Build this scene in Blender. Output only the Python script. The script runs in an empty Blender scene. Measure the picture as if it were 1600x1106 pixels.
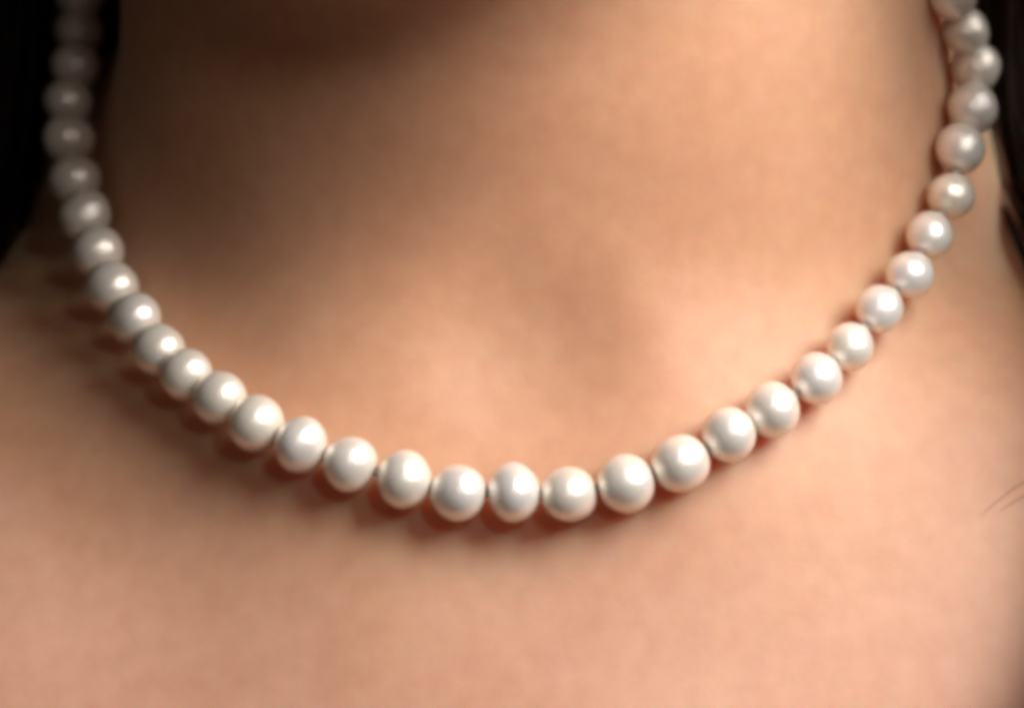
import bpy, bmesh, math, random
import numpy as np
from mathutils import Vector, Matrix

random.seed(7)
rng = np.random.default_rng(7)
C = bpy.context.scene.collection
S = bpy.context.scene
MM = 0.001

# ------------------------------------------------------------------ camera
D = 520.0            # mm from the lens to the front pearls (at y = 0)
K = 0.0825           # mm per photograph pixel in that plane
cam = bpy.data.cameras.new('camera')
cam.sensor_width = 36.0
cam.lens = 36.0 * D / (1600 * K)
cam.clip_start = 0.02
cam.clip_end = 20
cam.dof.use_dof = True
cam.dof.focus_distance = (D - 1) * MM
cam.dof.aperture_fstop = cam.lens / 11.5
cam.dof.aperture_blades = 0
camo = bpy.data.objects.new('camera', cam)
camo.location = (0, -D * MM, 0)
camo.rotation_euler = (math.radians(90), 0, 0)
C.objects.link(camo)
S.camera = camo

# ------------------------------------------------------------------ world, lamps, exposure
w = bpy.data.worlds.new('World')
S.world = w
w.use_nodes = True
w.node_tree.nodes['Background'].inputs[0].default_value = (1.0, 0.80, 0.66, 1)
w.node_tree.nodes['Background'].inputs[1].default_value = 0.042
S.view_settings.view_transform = 'Standard'
S.view_settings.look = 'None'
S.view_settings.exposure = 0.0
S.view_settings.gamma = 1.0
S.cycles.filter_width = 5.2


def area(name, loc, aim, sx, sy, power, col, spread=180):
    l = bpy.data.lights.new(name, 'AREA')
    l.shape = 'RECTANGLE'
    l.size, l.size_y = sx * MM, sy * MM
    l.energy = power
    l.color = col
    l.spread = math.radians(spread)
    o = bpy.data.objects.new(name, l)
    o.location = Vector(loc) * MM
    o.rotation_euler = (Vector(aim) - Vector(loc)).to_track_quat('-Z', 'Y').to_euler()
    C.objects.link(o)
    return o


area('key_softbox', (250, -214, 216), (5, 10, -5), 240, 240, 3.05, (1.0, 0.955, 0.91))
area('front_fill', (112, -412, 125), (-10, 30, 0), 40, 40, 0.2, (1.0, 0.88, 0.78))

# ------------------------------------------------------------------ materials


def new_mat(name):
    m = bpy.data.materials.new(name)
    m.use_nodes = True
    nt = m.node_tree
    return m, nt, nt.nodes['Principled BSDF']


def node(nt, t, **kw):
    n = nt.nodes.new(t)
    for k, v in kw.items():
        setattr(n, k, v)
    return n


def skin_material():
    m, nt, p = new_mat('skin')
    L = nt.links.new
    tc = node(nt, 'ShaderNodeTexCoord')
    n1 = node(nt, 'ShaderNodeTexNoise')
    n1.inputs['Scale'].default_value = 55
    n1.inputs['Detail'].default_value = 4
    L(tc.outputs['Object'], n1.inputs['Vector'])
    r1 = node(nt, 'ShaderNodeValToRGB')
    r1.color_ramp.elements[0].position = 0.30
    r1.color_ramp.elements[0].color = (0.64, 0.35, 0.21, 1)
    r1.color_ramp.elements[1].position = 0.72
    r1.color_ramp.elements[1].color = (0.69, 0.40, 0.253, 1)
    L(n1.outputs['Fac'], r1.inputs['Fac'])
    n2 = node(nt, 'ShaderNodeTexNoise')
    n2.inputs['Scale'].default_value = 320
    n2.inputs['Detail'].default_value = 3
    L(tc.outputs['Object'], n2.inputs['Vector'])
    mx = node(nt, 'ShaderNodeMix', data_type='RGBA', blend_type='MULTIPLY')
    mx.inputs[0].default_value = 1.0
    r2 = node(nt, 'ShaderNodeValToRGB')
    r2.color_ramp.elements[0].position = 0.3
    r2.color_ramp.elements[0].color = (0.93, 0.90, 0.89, 1)
    r2.color_ramp.elements[1].position = 0.7
    r2.color_ramp.elements[1].color = (1, 1, 1, 1)
    L(n2.outputs['Fac'], r2.inputs['Fac'])
    L(r1.outputs['Color'], mx.inputs[6])
    L(r2.outputs['Color'], mx.inputs[7])
    # the chest is a little pinker than the neck, in uneven patches
    sx = node(nt, 'ShaderNodeSeparateXYZ')
    L(tc.outputs['Object'], sx.inputs[0])
    n5 = node(nt, 'ShaderNodeTexNoise')
    n5.inputs['Scale'].default_value = 24
    L(tc.outputs['Object'], n5.inputs['Vector'])
    ad = node(nt, 'ShaderNodeMath', operation='MULTIPLY_ADD')
    ad.inputs[1].default_value = 0.07
    L(n5.outputs['Fac'], ad.inputs[0])
    L(sx.outputs['Z'], ad.inputs[2])
    mr = node(nt, 'ShaderNodeMapRange', interpolation_type='SMOOTHSTEP')
    mr.inputs['From Min'].default_value = 0.045
    mr.inputs['From Max'].default_value = -0.010
    L(ad.outputs[0], mr.inputs['Value'])
    pk = node(nt, 'ShaderNodeMix', data_type='RGBA', blend_type='MULTIPLY')
    pk.inputs[7].default_value = (1.02, 1.045, 1.18, 1)
    L(mr.outputs['Result'], pk.inputs[0])
    L(mx.outputs[2], pk.inputs[6])
    L(pk.outputs[2], p.inputs['Base Color'])
    p.inputs['Roughness'].default_value = 0.52
    p.inputs['Specular IOR Level'].default_value = 0.35
    p.inputs['Subsurface Weight'].default_value = 1.0
    p.inputs['Subsurface Radius'].default_value = (1.0, 0.27, 0.085)
    p.inputs['Subsurface Scale'].default_value = 0.0105
    # pores and faint horizontal neck lines
    mp = node(nt, 'ShaderNodeMapping')
    mp.inputs['Scale'].default_value = (110, 110, 260)
    L(tc.outputs['Object'], mp.inputs['Vector'])
    n3 = node(nt, 'ShaderNodeTexNoise')
    n3.inputs['Scale'].default_value = 1.0
    n3.inputs['Detail'].default_value = 3
    L(mp.outputs['Vector'], n3.inputs['Vector'])
    n4 = node(nt, 'ShaderNodeTexVoronoi')
    n4.inputs['Scale'].default_value = 1500
    L(tc.outputs['Object'], n4.inputs['Vector'])
    b1 = node(nt, 'ShaderNodeBump')
    b1.inputs['Strength'].default_value = 0.12
    b1.inputs['Distance'].default_value = 0.0005
    L(n3.outputs['Fac'], b1.inputs['Height'])
    b2 = node(nt, 'ShaderNodeBump')
    b2.inputs['Strength'].default_value = 0.18
    b2.inputs['Distance'].default_value = 0.0001
    L(n4.outputs['Distance'], b2.inputs['Height'])
    L(b1.outputs['Normal'], b2.inputs['Normal'])
    L(b2.outputs['Normal'], p.inputs['Normal'])
    return m


def pearl_material():
    m, nt, p = new_mat('nacre')
    L = nt.links.new
    oi = node(nt, 'ShaderNodeObjectInfo')
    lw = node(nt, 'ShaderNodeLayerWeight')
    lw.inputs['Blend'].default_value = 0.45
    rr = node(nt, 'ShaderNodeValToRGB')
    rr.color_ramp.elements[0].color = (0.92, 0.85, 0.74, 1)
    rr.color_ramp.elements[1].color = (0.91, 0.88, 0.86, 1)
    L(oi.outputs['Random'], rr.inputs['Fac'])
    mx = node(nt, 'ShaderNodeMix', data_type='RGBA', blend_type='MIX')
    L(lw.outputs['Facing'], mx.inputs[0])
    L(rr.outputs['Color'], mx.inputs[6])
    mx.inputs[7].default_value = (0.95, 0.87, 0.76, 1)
    tc = node(nt, 'ShaderNodeTexCoord')
    n1 = node(nt, 'ShaderNodeTexNoise')
    n1.inputs['Scale'].default_value = 420
    n1.inputs['Detail'].default_value = 3
    L(tc.outputs['Object'], n1.inputs['Vector'])
    r2 = node(nt, 'ShaderNodeValToRGB')
    r2.color_ramp.elements[0].position = 0.3
    r2.color_ramp.elements[0].color = (0.93, 0.925, 0.93, 1)
    r2.color_ramp.elements[1].position = 0.7
    r2.color_ramp.elements[1].color = (1, 1, 1, 1)
    L(n1.outputs['Fac'], r2.inputs['Fac'])
    m2 = node(nt, 'ShaderNodeMix', data_type='RGBA', blend_type='MULTIPLY')
    m2.inputs[0].default_value = 1
    L(mx.outputs[2], m2.inputs[6])
    L(r2.outputs['Color'], m2.inputs[7])
    L(m2.outputs[2], p.inputs['Base Color'])
    p.inputs['Roughness'].default_value = 0.25
    p.inputs['IOR'].default_value = 1.75
    p.inputs['Metallic'].default_value = 0.36
    p.inputs['Subsurface Weight'].default_value = 0.5
    p.inputs['Subsurface Radius'].default_value = (1, 0.8, 0.6)
    p.inputs['Subsurface Scale'].default_value = 0.002
    p.inputs['Coat Weight'].default_value = 0.2
    p.inputs['Coat Roughness'].default_value = 0.24
    b = node(nt, 'ShaderNodeBump')
    b.inputs['Strength'].default_value = 0.14
    b.inputs['Distance'].default_value = 0.0006
    L(n1.outputs['Fac'], b.inputs['Height'])
    L(b.outputs['Normal'], p.inputs['Normal'])
    return m


def hair_material():
    m, nt, p = new_mat('dark_hair')
    p.inputs['Base Color'].default_value = (0.012, 0.007, 0.005, 1)
    p.inputs['Roughness'].default_value = 0.5
    p.inputs['Specular IOR Level'].default_value = 0.08
    tc = node(nt, 'ShaderNodeTexCoord')
    n = node(nt, 'ShaderNodeTexNoise')
    n.inputs['Scale'].default_value = 90
    nt.links.new(tc.outputs['Object'], n.inputs['Vector'])
    r = node(nt, 'ShaderNodeValToRGB')
    r.color_ramp.elements[0].color = (0.003, 0.002, 0.0015, 1)
    r.color_ramp.elements[1].color = (0.012, 0.007, 0.005, 1)
    nt.links.new(n.outputs['Fac'], r.inputs['Fac'])
    nt.links.new(r.outputs['Color'], p.inputs['Base Color'])
    return m


def thread_material():
    m, nt, p = new_mat('silk_thread')
    p.inputs['Base Color'].default_value = (0.82, 0.76, 0.66, 1)
    p.inputs['Roughness'].default_value = 0.6
    tc = node(nt, 'ShaderNodeTexCoord')
    wv = node(nt, 'ShaderNodeTexWave')
    wv.inputs['Scale'].default_value = 900
    nt.links.new(tc.outputs['Object'], wv.inputs['Vector'])
    b = node(nt, 'ShaderNodeBump')
    b.inputs['Distance'].default_value = 0.0001
    nt.links.new(wv.outputs['Fac'], b.inputs['Height'])
    nt.links.new(b.outputs['Normal'], p.inputs['Normal'])
    return m


def backdrop_material():
    m, nt, p = new_mat('dark_backdrop')
    p.inputs['Roughness'].default_value = 0.9
    p.inputs['Specular IOR Level'].default_value = 0.1
    tc = node(nt, 'ShaderNodeTexCoord')
    n = node(nt, 'ShaderNodeTexNoise')
    n.inputs['Scale'].default_value = 6
    nt.links.new(tc.outputs['Object'], n.inputs['Vector'])
    r = node(nt, 'ShaderNodeValToRGB')
    r.color_ramp.elements[0].color = (0.004, 0.0035, 0.003, 1)
    r.color_ramp.elements[1].color = (0.008, 0.006, 0.005, 1)
    nt.links.new(n.outputs['Fac'], r.inputs['Fac'])
    nt.links.new(r.outputs['Color'], p.inputs['Base Color'])
    return m


M_SKIN, M_PEARL, M_HAIR, M_THREAD, M_BACK = (skin_material(), pearl_material(), hair_material(),
                                             thread_material(), backdrop_material())

# ------------------------------------------------------------------ helpers


def link(name, me, mat=None, parent=None):
    o = bpy.data.objects.new(name, me)
    C.objects.link(o)
    if mat and me and not me.materials:
        me.materials.append(mat)
    if parent:
        o.parent = parent
    return o


def mesh_from(name, v, f, smooth=True):
    me = bpy.data.meshes.new(name)
    me.from_pydata([tuple(a) for a in v], [], [tuple(int(i) for i in q) for q in f])
    if smooth:
        me.polygons.foreach_set('use_smooth', [True] * len(me.polygons))
    me.update()
    return me


def tube(path, radii, sides=8, closed_ends=True, off=0):
    """verts, faces of a tube along path (n,3)"""
    path = np.asarray(path, float)
    n = len(path)
    t = np.gradient(path, axis=0)
    t /= np.linalg.norm(t, axis=1)[:, None] + 1e-9
    up = np.array([0.13, 0.97, 0.2])
    a = np.cross(t, up)
    a /= np.linalg.norm(a, axis=1)[:, None] + 1e-9
    b = np.cross(t, a)
    th = np.arange(sides) * 2 * math.pi / sides
    r = np.broadcast_to(radii, (n,))
    v = path[:, None, :] + r[:, None, None] * (np.cos(th)[None, :, None] * a[:, None, :] +
                                               np.sin(th)[None, :, None] * b[:, None, :])
    v = v.reshape(-1, 3)
    f = []
    for i in range(n - 1):
        for j in range(sides):
            k = (j + 1) % sides
            f.append((off + i * sides + j, off + i * sides + k, off + (i + 1) * sides + k, off + (i + 1) * sides + j))
    if closed_ends:
        f.append(tuple(off + j for j in range(sides))[::-1])
        f.append(tuple(off + (n - 1) * sides + j for j in range(sides)))
    return v, f


# ------------------------------------------------------------------ the body as one continuous implicit surface (mm)


def smin(a, b, k):
    h = np.clip(0.5 + 0.5 * (b - a) / k, 0, 1)
    return b * (1 - h) + a * h - k * h * (1 - h)


def smax(a, b, k):
    return -smin(-a, -b, k)


def ell(p, c, r, n=2.0):
    q = np.abs((p - np.array(c, float)) / np.array(r, float))
    if n == 2.0:
        k0 = np.sqrt((q * q).sum(-1))
        k1 = np.sqrt(((q / np.array(r, float)) ** 2).sum(-1)) + 1e-9
        return k0 * (k0 - 1) / k1
    k0 = (q ** n).sum(-1) ** (1 / n)
    return (k0 - 1) * min(r)


def cap(p, a, b, ra, rb):
    a = np.array(a, float)
    b = np.array(b, float)
    ab = b - a
    h = np.clip(((p - a) @ ab) / (ab @ ab), 0, 1)
    return np.linalg.norm(p - a - h[..., None] * ab, axis=-1) - (ra + (rb - ra) * h)


def neck(p):
    z = p[..., 2]
    t = (z + 40) / 190.0
    cx = 3.0
    cy = 83.0 - 62.0 * np.clip(t, 0, 1)
    s = np.clip((z - 5) / 70.0, 0, 1)
    s = s * s * (3 - 2 * s)
    a = 62.0 - 5.0 * s
    b = 56.0 - 3.0 * s
    n = 2.2 - 0.2 * s
    q = (np.abs((p[..., 0] - cx) / a) ** n + np.abs((p[..., 1] - cy + 0.10 * (1 - .6 * s) * (p[..., 0] - cx)) / b) ** n) ** (1 / n)
    d = (q - 1) * 55
    return np.maximum(d, np.maximum(z - 150, -120 - z))


HO = np.array((-4.0, -2.0, -33.5))      # the head is bowed a little


def body(p):
    x = p[..., 0]
    d = neck(p)
    d = smin(d, ell(p, (0, 92, -190), (250, 113, 212)), 34)
    for s in (-1, 1):
        yo = 10 if s < 0 else 0          # this shoulder is turned a little further away
        d = smin(d, cap(p, (s * 40, 100 + yo, 18), (s * 165, 108 + yo, -62), 34, 44), 30)
        d = smin(d, cap(p, (s * 26, 22.5 - s * .5, -15), (s * 85, 47 + yo * 1.6 - 7 * (s > 0), -9), 6, 6), 26)
        d = smin(d, cap(p, (s * 85, 44 + yo, -9), (s * 160, 84 + yo, -24), 6, 7), 26)
        d = smin(d, ell(p, (s * 72, 62 + yo * .3, -64), (76, 58, 58)), 30)
        d = smin(d, cap(p, (s * 13, 29, 2), (s * 50, 64, 110), 5, 8), 22)
        d = smin(d, cap(p, (s * 172, 116, -62), (s * 205, 124, -270), 44, 40), 26)
    d = smin(d, cap(p, (2, 36, 20), (1, 22, 55), 12, 12), 26)           # windpipe
    d = smin(d, cap(p, (-3, 56.5, -27), (0, 42, -85), 40, 42), 34)         # breastbone
    d = smax(d, -ell(p, (3, -2.5, 1), (11, 9, 8)), 11)                      # faint hollow of the throat
    # head
    h = p - HO
    d = smin(d, ell(h, (2, 38, 205), (72, 92, 100)), 14)
    d = smin(d, ell(h, (-2, 8, 140), (54, 62, 58)), 16)
    d = smin(d, ell(h, (-3, -36, 98), (20, 18, 16)), 16)
    d = smin(d, cap(h, (-52, 40, 132), (-6, -30, 96), 14, 10), 14)
    d = smin(d, cap(h, (50, 40, 132), (0, -30, 96), 14, 10), 14)
    d = smin(d, cap(h, (-1, -52, 188), (-2, -66, 158), 7, 9), 7)        # nose
    d = smin(d, ell(h, (-2, -44, 127), (20, 11, 6)), 8)                  # lips
    d = smin(d, ell(h, (-2, -43, 118), (17, 11, 6)), 7)
    for s in (-1, 1):
        d = smax(d, -ell(h, (s * 31, -58, 186), (17, 16, 11)), 8)       # eye sockets
        d = smin(d, ell(h, (s * 31, -37, 186), (13, 12, 9)), 3)         # closed lids
        d = smin(d, cap(h, (s * 12, -52, 201), (s * 45, -40, 202), 5, 4), 8)
        d = smin(d, ell(h, (s * 74, 52, 170), (7, 18, 28)), 6)          # ears
    return d


def grad(p, e=0.25):
    g = np.empty(p.shape)
    for i in range(3):
        o = np.zeros(3)
        o[i] = e
        g[..., i] = (body(p + o) - body(p - o)) / (2 * e)
    return g


def surface_net(h=2.6):
    lo = np.array((-226.0, -84.0, -150.0))
    hi = np.array((226.0, 206.0, 318.0))
    ax = [np.arange(lo[i], hi[i] + h, h) for i in range(3)]
    F = np.empty([len(a) for a in ax], np.float32)
    yy, zz = np.meshgrid(ax[1], ax[2], indexing='ij')
    for i, xv in enumerate(ax[0]):
        F[i] = body(np.stack([np.full_like(yy, xv), yy, zz], -1))
    neg = F < 0
    cnt = np.zeros([n - 1 for n in F.shape], np.int8)
    sl = lambda d: slice(1, None) if d else slice(0, -1)
    for a in (0, 1):
        for b in (0, 1):
            for c in (0, 1):
                cnt += neg[sl(a), sl(b), sl(c)]
    act = (cnt > 0) & (cnt < 8)
    idx = -np.ones(cnt.shape, np.int64)
    cells = np.argwhere(act)
    idx[act] = np.arange(len(cells))
    v = lo + (cells + 0.5) * h
    for _ in range(6):
        d = body(v)
        g = grad(v)
        v = v - (d / ((g * g).sum(-1) + 1e-6)).clip(-h, h)[:, None] * g
    quads = []
    for axis in range(3):
        o = [i for i in range(3) if i != axis]
        s0 = [slice(None)] * 3
        s1 = [slice(None)] * 3
        s0[axis] = slice(0, -1)
        s1[axis] = slice(1, None)
        A, B = neg[tuple(s0)], neg[tuple(s1)]
        ch = np.argwhere(A != B)
        ok = np.ones(len(ch), bool)
        for q in o:
            ok &= (ch[:, q] > 0) & (ch[:, q] < F.shape[q] - 1)
        ch = ch[ok]
        inside = A[tuple(ch.T)]
        cs = []
        for (da, db) in ((-1, -1), (0, -1), (0, 0), (-1, 0)):
            c = ch.copy()
            c[:, o[0]] += da
            c[:, o[1]] += db
            cs.append(idx[tuple(c.T)])
        q = np.stack(cs, 1)
        flip = inside if axis != 1 else ~inside
        q[~flip] = q[~flip][:, ::-1]
        quads.append(q)
    return v, np.concatenate(quads)


bv, bf = surface_net()
bme = bpy.data.meshes.new('person')
bme.from_pydata((bv * MM).tolist(), [], bf.tolist())
bme.polygons.foreach_set('use_smooth', [True] * len(bme.polygons))
bme.update()
person = link('person', bme, M_SKIN)
person['label'] = 'bare neck and upper chest of a person with dark hair, wearing the pearls'
person['category'] = 'person'
ss = person.modifiers.new('smooth', 'SUBSURF')
ss.levels = ss.render_levels = 1

# ------------------------------------------------------------------ the necklace
# centre of each pearl in the photograph (pixels), its width across the strand and along it
PX = [(125, -6, 76, 74), (123, 50, 76, 74), (118, 103, 76, 74), (107, 159, 76, 74), (107, 217, 80, 76), (117, 281, 80, 77),
      (133, 336, 83, 78), (152, 394, 86, 80), (175, 449, 85, 81), (210, 498, 84, 80), (248, 547, 84, 80), (292, 585, 85, 80),
      (344, 622, 85, 82), (400, 661, 90, 84), (471, 694, 91, 80), (547, 725, 88, 83), (632, 749, 90, 85), (716, 769, 90, 85),
      (803, 769, 92, 82), (889, 772, 88, 86), (978, 755, 92, 87), (1063, 724, 89, 87), (1140, 678, 86, 82), (1207, 640, 88, 80),
      (1276, 592, 82, 79), (1327, 541, 76, 76), (1375, 483, 74, 74), (1421, 430, 75, 74), (1453, 367, 72, 72), (1486, 306, 72, 70),
      (1501, 233, 77, 76), (1520, 170, 78, 77), (1525, 106, 78, 76), (1509, 49, 74, 74), (1490, -6, 74, 74)]
DEPTH = [67, 62.5, 57.5, 52.7, 48, 43.8, 39.3, 34.8, 30.1, 25.4, 20.6, 15.9, 11.5, 7.6, 4.5, 2.4, 1.4, .5,
         0, .4, 1.0, 1.6, 2.6, 4.4, 6.8, 9.8, 13.1, 16.6, 20.1, 23.6, 27.1, 31.0, 35.0, 39.4, 44.2]


def at(px, py, y):
    s = (D + y) / D
    return np.array([(px - 800) * K * s, y, (553 - py) * K * s])


necklace = bpy.data.objects.new('pearl_necklace', None)
C.objects.link(necklace)
necklace['label'] = 'single strand of creamy white round pearls lying around the bare neck'
necklace['category'] = 'necklace'

cen, rad = [], []
CAM = np.array([0, -D, 0.0])
for (px, py, wa, wl), y in zip(PX, DEPTH):
    s = (D + y) / D
    ra, rl = wa * K * s / 2, wl * K * s / 2
    c = at(px, py, y)
    d0 = float(body(c[None])[0])
    ray = c - CAM
    ray /= np.linalg.norm(ray)
    r = 0.92 * ra
    for _ in range(60):                       # rest on the skin: never sunk in, pushed back to it where it hovers
        d = float(body(c[None])[0])
        if d < r:
            c = c - ray * min(0.5, (r - d) * .7 + .01)
        else:
            break
    for _ in range(60):
        d = float(body(c[None])[0])
        if d > r + 0.8:
            c2 = c + ray * 0.15
            if float(body(c2[None])[0]) < d and c2[1] < y + 5.0:
                c = c2
                continue
        break
    print('pearl', px, py, 'y', y, '->', round(c[1], 1), 'gap0', round(d0 - ra, 1), 'gap', round(float(body(c[None])[0]) - ra, 1))
    k = (D + c[1]) / (D + y)
    cen.append(c)
    rad.append((ra * k * 1.01, rl * k * 1.03))
cen = np.array(cen)
for i in range(len(cen) - 1):
    print('pitch', i, round(float(np.linalg.norm(cen[i + 1] - cen[i])), 2), end=' ')
print()


def pearl_mesh(seed):
    r = np.random.default_rng(seed)
    bm = bmesh.new()
    bmesh.ops.create_uvsphere(bm, u_segments=40, v_segments=24, radius=1)
    k = r.normal(size=(5, 3))
    ph = r.uniform(0, 6.28, 5)
    am = r.uniform(.006, .022, 5)
    for v in bm.verts:
        n = np.array(v.co)
        d = 1 + sum(am[i] * math.sin(k[i] @ n * 1.7 + ph[i]) for i in range(5))
        # drill holes: the poles dip in a little
        d -= 0.05 * max(0, (abs(n[2]) - .93) / .07) ** 2
        v.co = v.co * d
    me = bpy.data.meshes.new('pearl')
    bm.to_mesh(me)
    bm.free()
    me.polygons.foreach_set('use_smooth', [True] * len(me.polygons))
    me.materials.append(M_PEARL)
    return me


variants = [pearl_mesh(20 + i) for i in range(9)]
tang = np.gradient(cen, axis=0)
for i, c in enumerate(cen):
    o = link('pearl', variants[(i * 4 + i // 9) % 9], None, necklace)
    t = Vector(tang[i]).normalized()
    q = t.to_track_quat('Z', 'Y')
    spin = Matrix.Rotation(random.uniform(0, 6.28), 4, 'Z')
    ra, rl = rad[i]
    o.matrix_world = Matrix.Translation(Vector(c) * MM) @ q.to_matrix().to_4x4() @ spin @ Matrix.Diagonal((ra * MM, ra * MM, rl * MM, 1))
# the silk thread and the small knots between the pearls
tv, tf = tube(cen * MM, 0.00028, 8)
link('thread', mesh_from('thread', tv, tf), M_THREAD, necklace)
bm = bmesh.new()
bmesh.ops.create_icosphere(bm, subdivisions=2, radius=1)
for v in bm.verts:
    v.co *= 1 + .06 * math.sin(7 * v.co.x + 5 * v.co.z)
kme = bpy.data.meshes.new('knot')
bm.to_mesh(kme)
bm.free()
kme.polygons.foreach_set('use_smooth', [True] * len(kme.polygons))
kme.materials.append(M_THREAD)
for i in range(len(cen) - 1):
    a, b = rad[i][1], rad[i + 1][1]
    m = (cen[i] * b + cen[i + 1] * a) / (a + b)
    o = link('knot', kme, None, necklace)
    q = Vector(cen[i + 1] - cen[i]).to_track_quat('Z', 'Y')
    o.matrix_world = Matrix.Translation(Vector(m) * MM) @ q.to_matrix().to_4x4() @ Matrix.Diagonal((.0007, .0007, .0005, 1))

# ------------------------------------------------------------------ hair: many fine strands in loose locks
hv, hf = [], []
noff = 0


def strand(path, r):
    global noff
    n = len(path)
    rr = r * np.clip(np.minimum(np.linspace(.6, 6, n), np.linspace(5, .25, n)), 0, 1)
    v, f = tube(path, rr, 4, True, noff)
    hv.append(v)
    hf.extend(f)
    noff += len(v)


def catmull(pts, n):
    pts = np.asarray(pts, float)
    P = np.vstack([2 * pts[0] - pts[1], pts, 2 * pts[-1] - pts[-2]])
    out = []
    for u in np.linspace(0, len(pts) - 1 - 1e-6, n):
        i = int(u)
        t = u - i
        a, b, c, d = P[i:i + 4]
        out.append(.5 * (2 * b + (c - a) * t + (2 * a - 5 * b + 4 * c - d) * t * t + (3 * b - a - 3 * c + d) * t ** 3))
    return np.array(out)


def lock(ctrl, spread, count, r=0.5, n=16):
    base = catmull(ctrl, n)
    u = np.linspace(0, 1, n)
    for _ in range(count):
        o = rng.normal(size=3) * spread
        ph, am = rng.uniform(0, 6.28), rng.uniform(.5, 2.5)
        wob = np.stack([np.sin(u * 5 + ph), np.cos(u * 4 + ph), 0 * u], 1) * am
        strand((base + o * (.5 + .7 * u)[:, None] + wob) * MM, r * MM * rng.uniform(.7, 1.5))


for side in (-1, 1):
    for k in range(26):                        # curtain over the side and back of the head, down behind the shoulder
        u = k / 25.0
        ang = math.radians(8 + 172 * u * .52)  # 0 = out to the side, 90 = straight back
        ca, sa = math.cos(ang), math.sin(ang)
        q = lambda rx, ry, z: (-3 + side * rx * ca, 50 + ry * sa, z)
        hang = 84 + 10 * rng.uniform(-1, 1)
        lock([q(6, 8, 290), q(50, 62, 270), q(80, 100, 210), q(86, 108, 140), q(hang, 112, 80), q(hang + 8, 116, 10),
              q(hang + 20, 122, -70)], (4.5, 5, 3), 70, .5, 16)
def on_skin(x, z, lift):
    lo, hi = -90.0, 90.0
    for _ in range(40):
        m = (lo + hi) / 2
        if float(body(np.array([[x, m, z]]))[0]) > 0:
            lo = m
        else:
            hi = m
    return (x, lo - lift, z)


# beside the neck, behind the pearls
for k in range(10):
    x = -71 - 3.5 * k
    lock([(-64, 50, 240), (-80, 56, 165), (-74 - k, 62 + 2 * k, 100), (x, 72 + k, 50), on_skin(x - 3, 22, 3), on_skin(x - 9, 0, 2.5),
          on_skin(x - 14, -50, 3)], (2.2, 5, 3), 85, .4, 18)
    x = 74 + 3 * k
    lock([(62, 50, 240), (80, 56, 165), (77 + k, 60 + 2 * k, 100), (x, 64 + k, 55), on_skin(x + 1, 28, 3), on_skin(x + 5, 6, 2.5),
          on_skin(x + 12, -40, 3)], (2.2, 5, 3), 85, .4, 18)
for k in range(18):  # lock added before the right shoulder, mostly out of frame, to shade neck and shoulder
    lock([(58, 20, 240), (72 + k, -2, 150), (74 + 2 * k, -10, 84), (80 + 2 * k, -13, 64), (89.5 + 1.1 * k, -8, 42), (89 + 1.0 * k, -8, -4),
          (78.5 + .6 * k, -12, -36), (66 + .6 * k, -21, -72), (62 + k, -28, -120)], (1.8, 2.5, 3), 62, .35, 22)


# a few stray hairs across the shoulder beside the strand
for (x0, z0, x1, z1) in ((75, -14, 61.5, -21.5), (76, -17, 64, -21)):
    strand(catmull([on_skin(x0 + (x1 - x0) * u, z0 + (z1 - z0) * u + 1.2 * math.sin(3 * u), .3) for u in (0, .35, .7, 1)], 18) * MM, .00004)
hm = mesh_from('hair', np.concatenate(hv), hf)
link('hair', hm, M_HAIR, person)

# ------------------------------------------------------------------ dark backdrop
bm = bmesh.new()
n = 24
rows = []
for i in range(n + 1):
    x = -4 + 8 * i / n
    rows.append([bm.verts.new((x, .75 + .012 * math.sin(x * 9) + .006 * math.sin(x * 23 + 1), z)) for z in (-2.5, 3.0)])
for i in range(n):
    bm.faces.new((rows[i][0], rows[i + 1][0], rows[i + 1][1], rows[i][1]))
me = bpy.data.meshes.new('backdrop')
bm.to_mesh(me)
bm.free()
bd = link('backdrop', me, M_BACK)
bd['kind'] = 'structure'
bd['label'] = 'black cloth backdrop behind the person'
